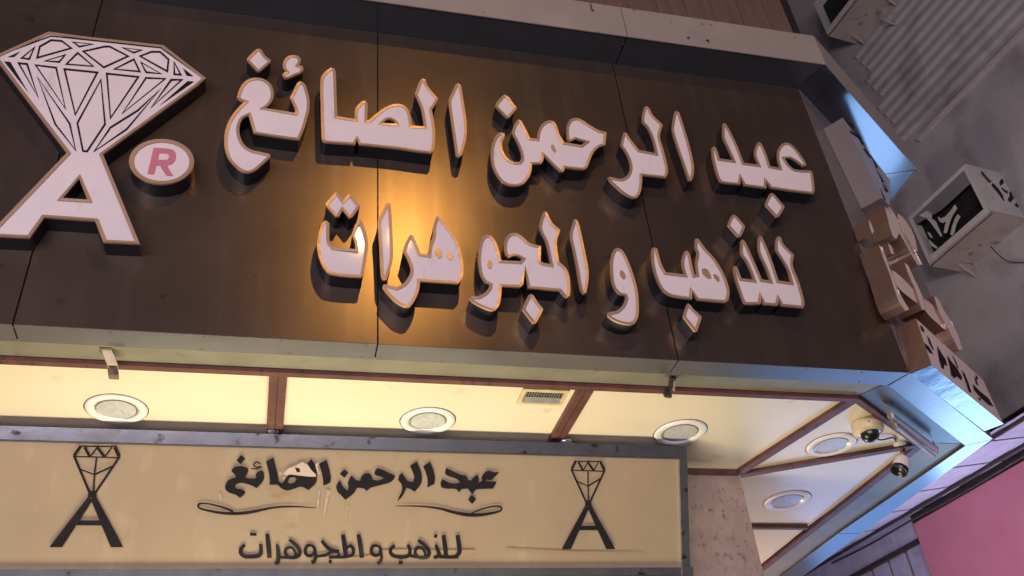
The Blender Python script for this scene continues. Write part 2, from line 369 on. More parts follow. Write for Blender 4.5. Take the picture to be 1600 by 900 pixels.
batten((1.255, 3.268), (1.255, 4.07), .034); batten((1.292, 3.268), (1.292, 4.07), .034)
batten((AT[0]-.015, AT[1]+.03), (XP-.01, YP-.01), .05, z=ZS-.020)
batten((BT[0]-.03, BT[1]+.01), (XP+.01, YP+.005), .04, z=ZS-.023)
batten((XP, 4.782), (3.145, 4.782), .032)
batten((XP, 7.2), (3.14, 7.2), .032)
batten((1.85, YP-.018), (XP-.02, YP-.018), .034, z=ZS-.024)
# ---- shop front wall and marble pillar
fw = thing('shop_wall', 'pinkish beige marble clad shop front wall below the signboard', 'wall', (.5, YP, -H))
part('wall_face', box(-3.2, 1.898, YP, YP+.15, 1.0, ZS), M['marble'], fw)
part('shop_window', box(-3.2, 1.898, YP+.05, YP+.06, -H+.4, .999), M['glass'], fw)
part('window_sill', box(-3.2, 1.898, YP, YP+.15, -H, -H+.399), M['marble'], fw)
for x in (-3.0, -.6, 1.8): part('window_post', box(x, x+.06, YP+.01, YP+.12, -H+.401, .998), M['chrome'], fw)
pl = thing('marble_pillar', 'beige marble corner pillar right of the lower signboard', 'pillar', (2.13, 4.3, -H))
part('marble_slab', box(1.90, XP, YP-.002, YP+.02, -.2, ZS), M['marble'], pl)
part('marble_slab', box(1.90, XP, YP-.002, YP+.02, -H, -.203), M['marble'], pl)
part('pillar_core', box(1.9, XP-.022, YP+.021, 4.7, -H, ZS), M['back'], pl)
part('side_slab', box(XP-.02, XP-.001, YP+.021, 4.7, -H, ZS), M['marble'], pl)
solo('shop_side_wall', box(XP-.16, XP-.01, 4.702, 9.5, -H, ZS), M['marble'], 'marble side wall of the shop running back behind the pillar', 'wall')

# ================================================================== RAISED LETTERS
YL = 2.92
def letter(name, label, cat, org, s, outline, holes=(), spotsl=(), group=None, extra=None, rimw=.0125, smoothit=True, tilt=(0, 0)):
    def W(P, y): return [onY((org[0]+p[0]/s, org[1]+p[1]/s), y) for p in P]
    loops = []
    for k, L in enumerate([outline]+list(holes)):
        L = smooth2(L) if smoothit else L
        P = [(v.x, v.z) for v in W(L, YL)]
        if (area2(P) > 0) == (k > 0): P.reverse()      # outer counter-clockwise, holes clockwise: material on the left
        loops.append(P)
    cx = sum(p[0] for p in loops[0])/len(loops[0]); zb = min(p[1] for p in loops[0])
    t = thing(name, label, cat, (cx, YF, zb), group)
    V = []; F = []
    for P in loops:
        n = len(P); b = len(V); V += [(x, YL-.001, z) for x, z in P]+[(x, YF-.001, z) for x, z in P]
        F += [(b+i, b+(i+1) % n, b+(i+1) % n+n, b+i+n) for i in range(n)]
    part('side_wall', (V, F), M['lside'], t)
    part('face_panel', flat([[(x, YL+.004+(.005+tilt[0]*(x-.2725)+tilt[1]*(z-2.391) if tilt[0] else 0), z) for x, z in P] for P in loops]), M['acryl'], t)
    V = []; F = []
    for P in loops:
        n = len(P); b = len(V); I = inset2(P, rimw*.9); O = inset2(P, -.0016)
        V += [(x, YL+.008, z) for x, z in O]+[(x, YL-.001, z) for x, z in O]+[(x, YL+.0008, z) for x, z in I]
        for q in (0, 1): F += [(b+q*n+i, b+q*n+(i+1) % n, b+(q+1)*n+(i+1) % n, b+(q+1)*n+i) for i in range(n)]
    part('edge_trim', (V, F), M['gold'], t)
    for S in spotsl:
        part('gold_spot', prism(W(smooth2(S), YL+.003), (0, -.005, 0)), M['gold'], t)
    if extra: extra(t, W)
    return t
ZA = ((320, 60), 3.75); ZBB = ((480, 90), 3.75); ZC = ((740, 120), 3.75); ZD = ((1000, 140), 3.75)
ZE = ((470, 280), 3.75); ZF = ((710, 300), 3.75); ZG = ((980, 320), 3.75)
GR = 'raised white acrylic Arabic letters on the fascia'
def L(label, Z, outline, holes=(), sp=(), cat='sign letter', name='channel_letter', tilt=(0, 0)):
    return letter(name, label, cat, Z[0], Z[1], outline, holes, sp, GR, tilt=tilt)
L('diamond dot above the leftmost letter of the upper row, beside the big logo', ZA, [(318,62),(330,68),(352,102),(386,130),(380,142),(322,192),(306,190),(248,128),(252,115),(300,68)], cat='letter dot', name='letter_dot')
L('small curled hamza mark floating right of the leftmost diamond dot in the upper row', ZA, [(520,100),(545,105),(560,120),(558,140),(548,158),(572,165),(577,182),(565,200),(530,215),(490,232),(466,232),(456,218),(462,205),(478,195),(462,175),(460,150),(472,120),(495,103)], cat='hamza mark', name='hamza_mark')
L('leftmost letter group of the upper row, round head and sweeping bowl open to the right', ZA, [(562,252),(585,270),(600,310),(612,360),(610,420),(598,470),(580,530),(552,592),(440,578),(288,555),(275,510),(257,448),(225,465),(205,500),(200,545),(210,590),(235,630),(275,655),(330,668),(380,680),(383,695),(345,730),(295,772),(260,785),(225,780),(180,750),(140,705),(120,650),(116,590),(125,530),(150,470),(190,415),(235,370),(210,362),(190,348),(200,310),(225,265),(260,240),(300,232),(345,240),(385,270),(402,320),(395,360),(370,395),(345,408),(528,438),(532,425),(520,390),(500,350),(520,310),(542,265)])
L('upper row letters with tall left stroke and arched loop over the seam', ZBB, [(140,60),(158,66),(165,90),(170,220),(175,345),(280,362),(284,300),(320,258),(340,256),(352,270),(350,368),(362,368),(400,335),(450,298),(500,276),(545,274),(580,292),(600,330),(612,400),(685,405),(680,360),(665,290),(632,215),(655,150),(675,124),(692,130),(703,165),(730,200),(765,240),(752,270),(728,305),(740,370),(748,440),(745,510),(738,545),(725,558),(640,548),(520,530),(305,508),(292,475),(280,508),(250,505),(110,495),(92,488),(86,470),(82,300),(80,130),(105,85)],
  holes=[[(440,384),(465,363),(490,359),(512,372),(522,388),(480,387)]])
L('upright alif of the upper row right of the arched loop group', ZBB, [(882,152),(900,165),(912,240),(932,380),(930,470),(905,570),(890,580),(872,570),(855,450),(838,330),(830,250),(850,205),(868,165)])
L('diamond dot at the middle of the upper row above the deep round bowl', ZC, [(183,108),(205,120),(222,145),(250,180),(245,195),(205,240),(190,235),(128,172),(135,155),(170,112)], cat='letter dot', name='letter_dot')
L('middle letters of the upper row, deep round bowl at left and hooked head at right', ZC, [(162,328),(178,332),(180,350),(165,385),(170,430),(195,475),(235,500),(270,500),(283,480),(275,435),(250,375),(225,328),(240,280),(262,252),(278,258),(300,300),(330,360),(372,365),(380,320),(400,280),(435,258),(465,260),(485,285),(500,335),(530,385),(630,402),(662,380),(630,372),(600,362),(565,378),(550,370),(545,330),(548,285),(565,252),(595,242),(630,252),(680,285),(735,315),(777,325),(770,400),(735,410),(700,445),(680,490),(665,530),(645,542),(535,530),(525,555),(508,555),(470,520),(408,455),(406,490),(395,508),(340,510),(335,560),(315,600),(285,630),(230,638),(175,620),(135,575),(110,520),(102,455),(110,395),(130,350),(150,330)],
  sp=[[(452,404),(466,402),(482,438),(474,444),(455,424)]])
L('upper row letters with two upright strokes and tail curling left, right of middle', ZC, [(1013,173),(1030,188),(1045,220),(1107,283),(1090,350),(1110,425),(1130,505),(1137,560),(1125,590),(985,575),(985,620),(975,680),(955,708),(935,710),(890,690),(840,650),(795,605),(788,592),(800,588),(860,600),(895,585),(915,555),(917,510),(895,450),(862,400),(870,360),(880,328),(895,330),(920,370),(968,430),(1068,450),(1050,370),(1020,300),(988,262),(990,220),(1000,180)])
L('single slanted alif of the upper row between the curling tail group and the last group', ZD, [(212,127),(228,135),(255,215),(290,335),(313,440),(312,500),(300,533),(285,532),(250,430),(215,330),(188,235),(190,200),(203,135)])
L('rightmost letter group of the upper row, ending in an open hook at right', ZD, [(430,335),(445,345),(465,405),(548,417),(525,365),(488,285),(484,250),(486,200),(500,200),(530,250),(570,335),(607,430),(695,442),(670,375),(682,325),(695,308),(710,318),(735,370),(762,450),(820,460),(805,400),(808,355),(830,320),(855,312),(885,322),(930,370),(970,430),(972,445),(955,450),(910,415),(880,400),(845,402),(870,440),(905,468),(1000,475),(1010,490),(1022,590),(1015,608),(880,592),(768,575),(735,528),(740,577),(612,560),(588,507),(585,555),(490,545),(465,530),(445,480),(425,400),(420,345)])
L('diamond dot under the rightmost letter group of the upper row', ZD, [(770,608),(785,615),(845,685),(840,700),(812,745),(800,745),(735,675),(737,660),(760,615)], cat='letter dot', name='letter_dot')
L('diamond dot above the rightmost letter group of the lower row', ZD, [(548,735),(562,740),(613,800),(610,815),(588,862),(575,862),(515,795),(518,780),(538,740)], cat='letter dot', name='letter_dot')
L('pair of joined diamond dots over the leftmost bowl letter of the lower row', ZE, [(205,78),(218,85),(248,125),(278,90),(290,88),(345,158),(300,222),(285,228),(245,178),(222,218),(205,218),(148,155),(150,140)], cat='letter dot', name='letter_dot')
L('leftmost open bowl letter of the lower row showing the bright lamp reflection', ZE, [(150,245),(165,258),(165,320),(168,370),(190,400),(322,412),(318,370),(300,325),(320,270),(342,238),(355,245),(380,310),(392,380),(385,450),(365,565),(350,572),(180,555),(140,525),(112,470),(98,400),(105,330),(120,270),(135,248)], tilt=(.0484, .0019))
L('single upright alif of the lower row standing over the dark panel seam', ZE, [(512,140),(525,150),(530,220),(538,400),(535,480),(500,590),(480,590),(470,560),(462,400),(455,300),(455,240),(485,180),(500,145)])
L('lower row letter group with pointed head, two gold eyes and a tail curling down left', ZE, [(800,220),(815,225),(860,280),(905,345),(935,420),(950,500),(945,580),(920,610),(697,595),(690,650),(665,710),(640,742),(610,745),(560,720),(500,660),(480,635),(485,618),(510,622),(560,635),(600,615),(635,570),(645,530),(630,480),(600,420),(615,375),(640,330),(655,330),(675,375),(700,437),(748,445),(755,390),(775,330),(775,290),(790,235)],
  sp=[[(785,405),(805,402),(825,430),(822,462),(808,465),(788,440)], [(855,435),(872,430),(888,450),(885,472),(870,475),(855,455)]])
L('middle letter group of the lower row with round loop, hooked head and tall right stroke', ZF, [(190,253),(215,258),(240,290),(258,340),(273,402),(385,408),(400,390),(370,375),(340,375),(318,385),(300,370),(292,330),(300,275),(325,245),(360,242),(400,265),(440,300),(505,318),(503,405),(515,415),(565,425),(555,380),(535,290),(500,215),(510,150),(525,115),(540,118),(555,150),(575,185),(618,222),(598,295),(612,410),(650,445),(670,490),(677,560),(675,605),(660,618),(640,605),(618,577),(432,562),(415,450),(402,540),(385,556),(275,550),(272,600),(262,660),(240,688),(215,692),(160,672),(110,645),(90,625),(100,612),(140,612),(180,590),(205,560),(208,540),(180,525),(155,490),(142,430),(140,370),(150,300),(168,262)],
  sp=[[(195,408),(208,403),(218,420),(215,448),(200,450),(190,430)]])
L('diamond dot under the middle letter group of the lower row', ZF, [(450,600),(462,608),(485,645),(518,685),(512,702),(480,762),(462,768),(400,688),(402,675),(435,608)], cat='letter dot', name='letter_dot')
L('single slanted alif of the lower row left of the lone comma shaped letter', ZF, [(708,160),(722,172),(745,260),(770,380),(784,460),(782,530),(770,590),(755,596),(738,570),(715,440),(695,340),(678,260),(685,215),(700,165)])
L('lone comma shaped waw letter of the lower row with one gold eye', ZF, [(955,330),(980,340),(1010,390),(1045,480),(1070,570),(1078,650),(1075,730),(1058,765),(1030,775),(980,768),(930,748),(900,725),(898,710),(915,705),(955,695),(990,660),(1005,620),(1000,605),(965,595),(930,550),(918,490),(915,420),(925,360),(938,335)],
  sp=[[(968,465),(980,462),(998,485),(1000,508),(988,514),(968,492)]])
L('lower row letter group with long curved base and pointed head with two grey eyes', ZG, [(155,252),(172,255),(182,290),(200,350),(225,397),(337,410),(325,370),(322,320),(335,275),(350,270),(365,290),(380,360),(393,412),(407,410),(400,340),(410,285),(398,250),(400,200),(415,200),(460,260),(510,315),(555,385),(580,440),(598,510),(590,560),(575,570),(412,557),(375,498),(378,552),(290,540),(240,525),(200,490),(170,430),(150,360),(143,300),(145,260)],
  sp=[[(435,380),(450,375),(470,385),(490,425),(485,435),(465,430),(440,405)], [(502,412),(515,410),(535,425),(540,448),(528,452),(512,435)]])
L('diamond dot under the curved base group of the lower row, on the right panel seam', ZG, [(355,580),(368,588),(385,610),(433,655),(430,675),(408,738),(395,738),(330,655),(330,640),(348,590)], cat='letter dot', name='letter_dot')
L('rightmost letter group of the lower row with three tall parallel strokes', ZG, [(628,360),(642,365),(668,432),(742,442),(720,380),(690,320),(668,290),(665,215),(675,205),(688,215),(735,315),(788,438),(838,447),(812,370),(768,270),(768,195),(778,183),(790,192),(840,310),(885,445),(962,457),(940,380),(900,310),(872,265),(872,205),(885,185),(900,195),(912,228),(975,293),(968,355),(1000,440),(1025,520),(1037,580),(1030,602),(905,590),(885,543),(882,588),(800,582),(780,528),(780,580),(700,580),(680,565),(655,500),(630,420),(623,370)])
# ---- diamond and A logo
FAC = [([(318,250),(385,255),(445,300),(232,360),(248,290)],0),([(455,262),(580,275),(495,290)],0),([(655,290),(685,290),(800,350),(648,420),(520,320)],0),
([(765,297),(885,312),(835,328)],0),([(945,323),(1000,323),(1053,370),(1045,445),(875,350)],0),([(215,295),(182,368),(134,362)],0),([(128,320),(88,355),(44,357)],1),
([(406,342),(370,386),(280,380)],0),([(485,330),(583,413),(414,400)],0),([(836,370),(873,446),(714,431)],0),([(880,388),(1006,460),(912,450)],0),([(1088,388),(1130,466),(1089,463)],0),
([(1143,424),(1210,477),(1166,473)],1),([(24,383),(64,386),(182,585)],1),([(116,394),(168,399),(238,608)],2),([(222,406),(350,422),(408,678)],0),([(402,431),(608,452),(470,715)],0),
([(667,459),(864,480),(690,737)],0),([(912,486),(1032,491),(764,708)],0),([(1070,498),(1136,498),(945,670)],2),([(1172,506),(1213,509),(994,662)],1),
([(234,482),(435,772),(472,938),(345,775)],0),([(630,497),(656,775),(543,946),(518,942),(483,768)],0),([(1002,556),(792,806),(587,946),(690,796),(860,690)],0)]
def logo_extra(t, W):
    V = []; F = []
    def add(vf):
        n = len(V); V.extend(vf[0]); F.extend([tuple(i+n for i in q) for q in vf[1]])
    yy = YL+.0015
    for P, mode in FAC:
        if mode == 1:
            add(flat([[onY((p[0]/4, p[1]/4), yy) for p in P]])); continue
        wd = 6.4 if mode == 2 else 5.6
        P2 = inset2(P, -wd); I = inset2(P, wd); n = len(P); v = [onY((p[0]/4, p[1]/4), yy) for p in P2]+[onY((p[0]/4, p[1]/4), yy) for p in I]
        add((v, [(i, (i+1) % n, (i+1) % n+n, i+n) for i in range(n)]))
    part('facet_line_print', (V, F), M['vinyl'], t)
    b = [(-4, 89), (3, 84.5), (79.5, 56), (160, 64.5), (251, 74.5), (312, 118.5)]
    vs, fs = stroke([Vector(p) for p in b], [1, 1.6, 1.8, 1.8, 1.8, 1.4])
    part('black_outline_print', ([onY((p.x, p.y), yy) for p in vs], fs), M['vinyl'], t)
letter('diamond_logo', 'large raised logo of a faceted diamond standing on a letter A', 'logo', (0, 0), 1,
  [(76,50),(128,57),(255,71),(321,122),(307,134),(160,241),(217.5,380.5),(162,378),(149,344.5),(69,339),(46,371),(-19,368),(105,239),(-9,88)],
  holes=[[(123.7,278),(137.5,312.5),(97,310)]], extra=logo_extra, rimw=.013, smoothit=False)
# ---- R disc
def disc():
    a = onY((201.6, 252), YL); b = onY((302.7, 254), YL); tp = onY((250, 217), YL); bt = onY((252.5, 287.5), YL)
    cx, cz = (a.x+b.x)/2, (tp.z+bt.z)/2; rx, rz = (b.x-a.x)/2, (tp.z-bt.z)/2
    P = [(cx+rx*math.cos(k*math.pi/24), cz+rz*math.sin(k*math.pi/24)) for k in range(48)]
    t = thing('registered_mark_disc', 'round raised white disc with a pink red letter R beside the diamond logo', 'sign disc', (cx, YF, cz-rz))
    n = 48
    part('side_wall', ([(x, YL-.001, z) for x, z in P]+[(x, YF-.001, z) for x, z in P], [(i, (i+1) % n, (i+1) % n+n, i+n) for i in range(n)]), M['lside'], t)
    part('face_panel', flat([[(x, YL+.004, z) for x, z in P]]), M['acryl'], t)
    I = inset2(P, .0165); O = inset2(P, -.0016)
    V = [(x, YL+.008, z) for x, z in O]+[(x, YL-.001, z) for x, z in O]+[(x, YL+.0008, z) for x, z in I]; F = []
    for q in (0, 1): F += [(q*n+i, q*n+(i+1) % n, (q+1)*n+(i+1) % n, (q+1)*n+i) for i in range(n)]
    part('edge_trim', (V, F), M['gold'], t)
    G = [(960,122),(1020,126),(1060,130),(1085,138),(1098,155),(1100,180),(1092,208),(1075,225),(1045,235),(1060,262),(1083,300),(1040,298),(1020,270),(1000,236),(978,232),(970,260),(962,290),(922,285),(940,205)]
    Hh = [(995,158),(1035,158),(1052,164),(1058,178),(1045,198),(988,198)]
    part('letter_R_print', flat([[onY((p[0]/4, 200+p[1]/4), YL+.002) for p in Q] for Q in (G, Hh)]), M['red'], t)
disc()

# ================================================================== LOWER SIGNBOARD
SD = Vector((0, .3990, -.9169)); SN = Vector((0, -.9169, -.3990)); S0 = Vector((0, 3.726, 1.902))
def onS(p, off=0.0): return on(p, S0+SN*off, SN)
def spt(x, d, off=0): return Vector((x, 0, 0))+S0+SD*d+SN*off
sb = thing('shop_signboard', 'tan painted signboard in a steel frame leaning out below the cream ceiling', 'signboard', (.3, 3.95, 1.38))
XR = 1.916; HS = .574; XL = -3.0
part('board', obox(spt(XL, .02, -.004), (XR-XL-.02, 0, 0), SD*(HS-.03), -SN*.02), M['board'], sb)
fr = .040
rails = [('frame_rail', spt(XL, -.014, .010), (XR-XL, 0, 0), SD*(fr+.014)), ('frame_rail', spt(XL, HS-.030, .010), (XR-XL, 0, 0), SD*.034)]
for nme, O, a, b in rails: part(nme, obox(O, a, b, -SN*.05), M['chrome'], sb)
part('frame_rail', obox(spt(XR-.040, fr+.001, .012), (.040, 0, 0), SD*(HS-fr-.032), -SN*.05), M['chrome'], sb, label='upright steel frame rail at the right end')
part('frame_lip', obox(spt(XL, fr+.0005, .004), (XR-XL-.041, 0, 0), SD*.005, -SN*.006), M['dark'], sb)
part('corner_cap', obox(spt(XR-.042, HS-.034, .016), (.055, 0, 0), SD*.045, -SN*.05), M['chrome'], sb)
part('board_back', obox(spt(XL, .0, -.045), (XR-XL, 0, 0), SD*(HS-.02), -SN*.01), M['back'], sb)
part('gap_shade_strip', box(XL, XR, 3.80, 3.83, 1.905, ZS-.026), M['gap'], sb, label='black strip standing in for the shaded gap between frame and ceiling')  # black strip in place of the shade in the gap above the frame
def shp(P, O, s, off=.0015, sm=True):
    P = smooth2(P, 3, 42) if sm else P
    return [onS((O[0]+p[0]/s, O[1]+p[1]/s), off) for p in P]
def strokes(L, O, s, off=.0015, sm=True, thick=1.0):
    vf = []
    for k, (P, wd) in enumerate(L):
        if sm:
            Pn = crom(P); n0 = len(P)
            if isinstance(wd, (list, tuple)):
                wd = [wd[min(int(i/5), n0-1)]*(1-(i % 5)/5)+wd[min(int(i/5)+1, n0-1)]*((i % 5)/5) for i in range(len(Pn))]
            P = Pn
        wd = [q*thick for q in wd] if isinstance(wd, (list, tuple)) else wd*thick
        vs, fs = stroke([Vector((p[0], p[1])) for p in P], wd)
        vf.append(([onS((O[0]+p.x/s, O[1]+p.y/s), off+.0001*k) for p in vs], fs))
    return join(*vf)
HO, HSs = (300, 680), 4.285; IO, ISs = (530, 680), 4.2857
def word(label, polys, O, s, m='vinyl'):
    part('lettering', join(*[flat([shp(P, O, s)]+[shp(h, O, s) for h in hs]) for P, hs in polys]), M[m], sb, label=label)
word('first word of the signboard with one dot on top', [
 ([(328,132),(358,155),(325,192),(297,168)], []),
 ([(262,240),(280,215),(310,207),(340,208),(375,220),(375,245),(360,270),(358,285),(410,290),(430,285),(425,262),(440,245),(465,235),(478,245),(483,285),(465,320),(432,354),(395,335),(330,318),(295,328),(285,345),(305,358),(335,362),(358,378),(348,398),(320,419),(290,398),(250,385),(225,365),(222,340),(240,305),(265,290),(292,284),(290,270)], [])], HO, HSs)
part('lettering', strokes([([(458,196),(440,178),(418,186),(415,205),(432,212),(462,207)], 8), ([(395,222),(430,224),(465,208)], 7)], HO, HSs), M['vinyl'], sb)
word('torn word of the signboard', [([(495,175),(545,148),(562,215),(575,270),(582,310),(605,322),(625,290),(650,268),(700,262),(770,280),(800,268),(790,230),(768,192),(798,160),(818,185),(832,215),(836,300),(825,325),(780,368),(735,345),(690,355),(640,370),(600,357),(570,332),(518,332),(520,290),(510,230)], [[(640,312),(655,285),(685,280),(700,296),(680,318),(655,324)]]),
 ([(850,190),(900,165),(915,210),(930,285),(925,318),(878,338),(876,290),(862,230)], [])], HO, HSs)
word('middle word of the signboard', [([(35,228),(62,250),(35,285),(2,258)], []),
 ([(-22,345),(-10,320),(5,302),(22,340),(55,372),(63,350),(58,320),(80,270),(103,290),(110,300),(140,305),(150,275),(175,255),(200,255),(215,270),(225,298),(262,302),(300,287),(275,275),(245,268),(235,260),(240,240),(255,220),(285,228),(330,250),(378,272),(350,310),(290,330),(230,345),(205,355),(185,373),(160,355),(118,352),(100,385),(42,433),(15,405),(-10,380)], [])], IO, ISs)
word('fourth word of the signboard', [([(405,265),(420,253),(440,280),(460,305),(495,312),(503,280),(490,240),(472,205),(520,176),(537,215),(552,260),(550,320),(505,379),(480,362),(450,352),(440,375),(420,412),(388,442),(402,410),(420,370),(418,330),(393,300)], []),
 ([(562,208),(608,176),(630,230),(641,280),(638,325),(590,348),(592,300),(580,250)], [])], IO, ISs)
word('last word of the signboard with one dot below', [([(718,220),(750,235),(810,262),(850,270),(865,300),(885,302),(895,285),(925,264),(936,290),(930,318),(958,305),(952,285),(965,260),(985,242),(1010,238),(1040,248),(1072,245),(1045,275),(1015,298),(985,296),(980,306),(1055,312),(1030,357),(940,360),(915,366),(890,396),(860,357),(818,360),(805,383),(780,360),(720,358),(685,350),(678,325),(690,293),(740,318),(792,322),(812,312),(780,290),(720,268),(707,250)], []),
 ([(888,398),(918,428),(890,460),(862,430)], [])], IO, ISs)
part('flourish', strokes([([(835,485),(750,480),(680,477),(580,480),(500,492),(400,513),(300,524),(200,520),(110,505),(55,490),(40,474),(52,458),(90,456),(150,467),(230,490),(275,512)], [3,8,11,13,15,20,20,18,14,13,12,10,9,11,13,16])], HO, HSs), M['vinyl'], sb)
part('flourish', strokes([([(380,474),(480,473),(580,478),(680,492),(760,514),(850,531),(940,533),(1030,520),(1080,505),(1086,488),(1070,475),(1020,478),(950,495),(885,522)], [3,8,11,15,20,24,22,16,12,12,11,10,9,7])], IO, ISs), M['vinyl'], sb)
part('brush_lettering', strokes([
 ([(388,662),(432,663)], 18), ([(355,733),(330,758),(328,790),(352,810),(400,812),(446,806),(462,782),(459,728)], [16,22,24,24,24,24,24,18]),
 ([(503,660),(512,740),(519,822)], [22,28,26]), ([(568,730),(576,770),(578,820),(572,850),(552,855)], [16,24,26,24,18]),
 ([(650,698),(700,740),(722,780),(705,812),(655,818),(625,792),(632,758),(668,752),(692,785),(690,808)], [18,22,24,22,20,18,18,16,16,14]),
 ([(578,815),(612,818),(655,818)], 18),
 ([(800,735),(770,742),(757,780),(778,806),(812,796),(822,762),(800,735)], [16,18,20,20,18,18,16]), ([(822,762),(828,810),(820,840),(800,852)], [16,18,20,22]),
 ([(868,706),(900,745),(940,772),(985,776)], [18,22,24,20]), ([(940,772),(900,800),(830,812)], [18,18,16]), ([(985,790),(975,812),(940,815)], 16), ([(915,845),(936,845)], 18),
 ([(1010,665),(1022,740),(1030,812)], [22,28,26])], HO, HSs, .0012, thick=1.15), M['ink'], sb, label='lower hand painted line, left part')
part('brush_lettering', strokes([
 ([(26,668),(36,740),(45,812)], [22,28,26]), ([(45,760),(75,740),(95,765),(88,800),(45,814)], [14,18,20,20,18]), ([(-70,814),(0,816),(45,814)], 18),
 ([(128,664),(142,740),(152,822)], [22,28,26]),
 ([(256,738),(225,744),(214,778),(236,804),(270,796),(276,760),(256,738)], [16,18,20,20,18,18,16]), ([(278,770),(284,815),(275,845),(255,858)], [16,18,20,22]),
 ([(372,737),(345,762),(348,795),(380,812),(440,814),(470,798),(472,760),(456,732)], [16,20,22,22,22,22,20,18]), ([(398,852),(424,852)], 20), ([(470,805),(520,816)], 18),
 ([(528,702),(575,740),(602,785),(585,815),(530,816),(508,785),(522,752),(555,755),(575,790),(572,810)], [18,22,24,22,20,18,18,16,16,14]),
 ([(646,732),(660,770),(668,805),(632,820)], [16,22,24,18]), ([(636,672),(656,678)], 20), ([(668,812),(740,816),(800,812)], 20),
 ([(698,668),(708,740),(716,812)], [22,26,24]), ([(792,668),(802,740),(804,785),(780,812)], [22,26,26,20])], IO, ISs, .0012, thick=1.15), M['ink'], sb, label='lower hand painted line, right part')
for P in ([(640,225),(690,205),(740,180),(775,198),(800,235),(828,262),(830,278),(790,278),(700,268),(655,262),(632,272),(610,262)], [(850,185),(840,215),(858,262),(848,262),(832,225),(825,195)]):
    part('torn_patch', flat([shp(P, HO, HSs, .0032, False)]), M['torn'], sb)
part('torn_patch', flat([shp([(688,215),(720,222),(726,246),(702,248)], HO, HSs, .0036, False)]), M['vinyl'], sb)
for P in ([(585,240),(600,250),(598,275),(580,262)], [(618,270),(606,300),(614,310),(628,285)], [(850,362),(858,366),(852,450),(838,545),(840,438)], [(898,365),(930,374),(915,420),(902,470),(886,560),(884,520),(890,430)], [(1038,470),(1044,480),(1030,560),(1022,580)], [(106,382),(111,386),(112,430),(104,425)], [(184,385),(196,398),(198,435),(187,430)]):
    part('scratch', flat([shp(P, HO, HSs, .0010, False)]), M['scuff'], sb)
part('stain', flat([shp([(280,775),(420,765),(600,770),(905,768),(908,785),(880,800),(820,812),(640,806),(400,815),(200,830),(60,835),(60,822),(240,800)], IO, ISs, .0006)]), M['brown_stain'], sb)
part('stain', flat([[onS(p, .0006) for p in ((790, 857), (900, 862), (1006, 863.5), (1006, 865), (900, 865.5), (790, 859.5))]]), M['brown_stain'], sb)
JO, JS = (60, 680), 4.737
LG = [([(262,150),(385,440)], 18), ([(603,155),(412,440)], 16), ([(300,80),(580,82)], 9), ([(265,156),(600,166)], 9), ([(264,150),(313,82)], 22), ([(597,155),(566,88)], 28),
 ([(342,88),(380,160)], 22), ([(382,160),(435,88)], 10), ([(435,88),(488,160)], 22), ([(490,160),(543,88)], 10), ([(430,166),(415,285)], 12), ([(415,285),(406,415)], 12), ([(305,250),(412,290)], 10), ([(415,290),(545,230)], 12)]
PG = [[(372,450),(398,485),(175,828),(80,828)], [(395,445),(425,450),(628,828),(535,828),(388,480)], [(272,630),(468,630),(476,666),(262,666)], [(370,410),(426,412),(430,458),(366,458)]]
def logo2(O, s, f=None):
    def mp(p):
        if f: p = f(p)
        return (O[0]+p[0]/s, O[1]+p[1]/s)
    vf = []
    for i, (P, wd) in enumerate(LG):
        vs, fs = stroke([Vector(p) for p in P], wd); vf.append(([onS(mp(p), .0012+.0001*i) for p in vs], fs))
    for i, P in enumerate(PG): vf.append(flat([[onS(mp(p), .0030+.0002*i) for p in P]]))
    return join(*vf)
part('logo_print', logo2(JO, JS), M['vinyl'], sb, label='left black diamond on A logo')
# the same print again, moved along the board
a = onS((JO[0]+80/JS, JO[1]+828/JS)); b = onS((JO[0]+628/JS, JO[1]+828/JS))
a2 = onS((877, 857)); b2 = onS((961, 859)); k2 = (b2.x-a2.x)/(b.x-a.x)
topj = onS((JO[0]+440/JS, JO[1]+80/JS)); topk = onS((920.5, 720.5))
V, F = logo2(JO, JS); V2 = []
for v in V:
    d = (v-S0).dot(SD); o = (v-S0).dot(SN); db = (a-S0).dot(SD); db2 = ((a2+b2)/2-S0).dot(SD); dt = (topj-S0).dot(SD); dt2 = (topk-S0).dot(SD)
    V2.append(spt((a2.x+b2.x)/2+(v.x-(a.x+b.x)/2)*k2, db2+(d-db)*(db2-dt2)/(db-dt), o))
part('logo_print', (V2, F), M['vinyl'], sb, label='right black diamond on A logo')

# ================================================================== CEILING FITTINGS
def downlight(px, rx, label, tilt=0):
    c = onZ(px, ZS-.001); z = ZS
    t = thing('downlight', label, 'downlight', (c.x, c.y, z-.02), 'unlit round downlights in the ceiling')
    r = rx
    part('trim_ring', lathe((c.x, c.y, z), [(r, -.001), (r-.002, -.006), (r*.90, -.010), (r*.80, -.010), (r*.71, -.006), (r*.68, .004)]), M['white'], t, True)
    part('shadow_ring', lathe((c.x, c.y, z), [(r+.004, -.0012), (r-.004, -.0016)]), M['rust'], t)  # flat dark ring painted in place of shade round the trim
    part('reflector', lathe((c.x, c.y, z), [(r*.68, -.004), (r*.60, .0015), (r*.57, .003)]), M['refl'], t, True)
    part('lens', lathe((c.x, c.y, z), [(r*.63, -.0045), (r*.4, -.0065), (.0005, -.0075)]), M['lens'], t, True)
downlight((182, 639), .122, 'unlit white downlight left of the first double batten, farthest left')
downlight((668.5, 657.5), .122, 'unlit white downlight between the double battens, beside the air vent')
downlight((1063, 675.5), .128, 'unlit white downlight above the right end of the signboard')
downlight((1299, 695), .128, 'unlit white downlight on the corner panel beside the dome camera')
downlight((1230, 782), .135, 'unlit bluish downlight on the farthest lit panel right of the pillar')
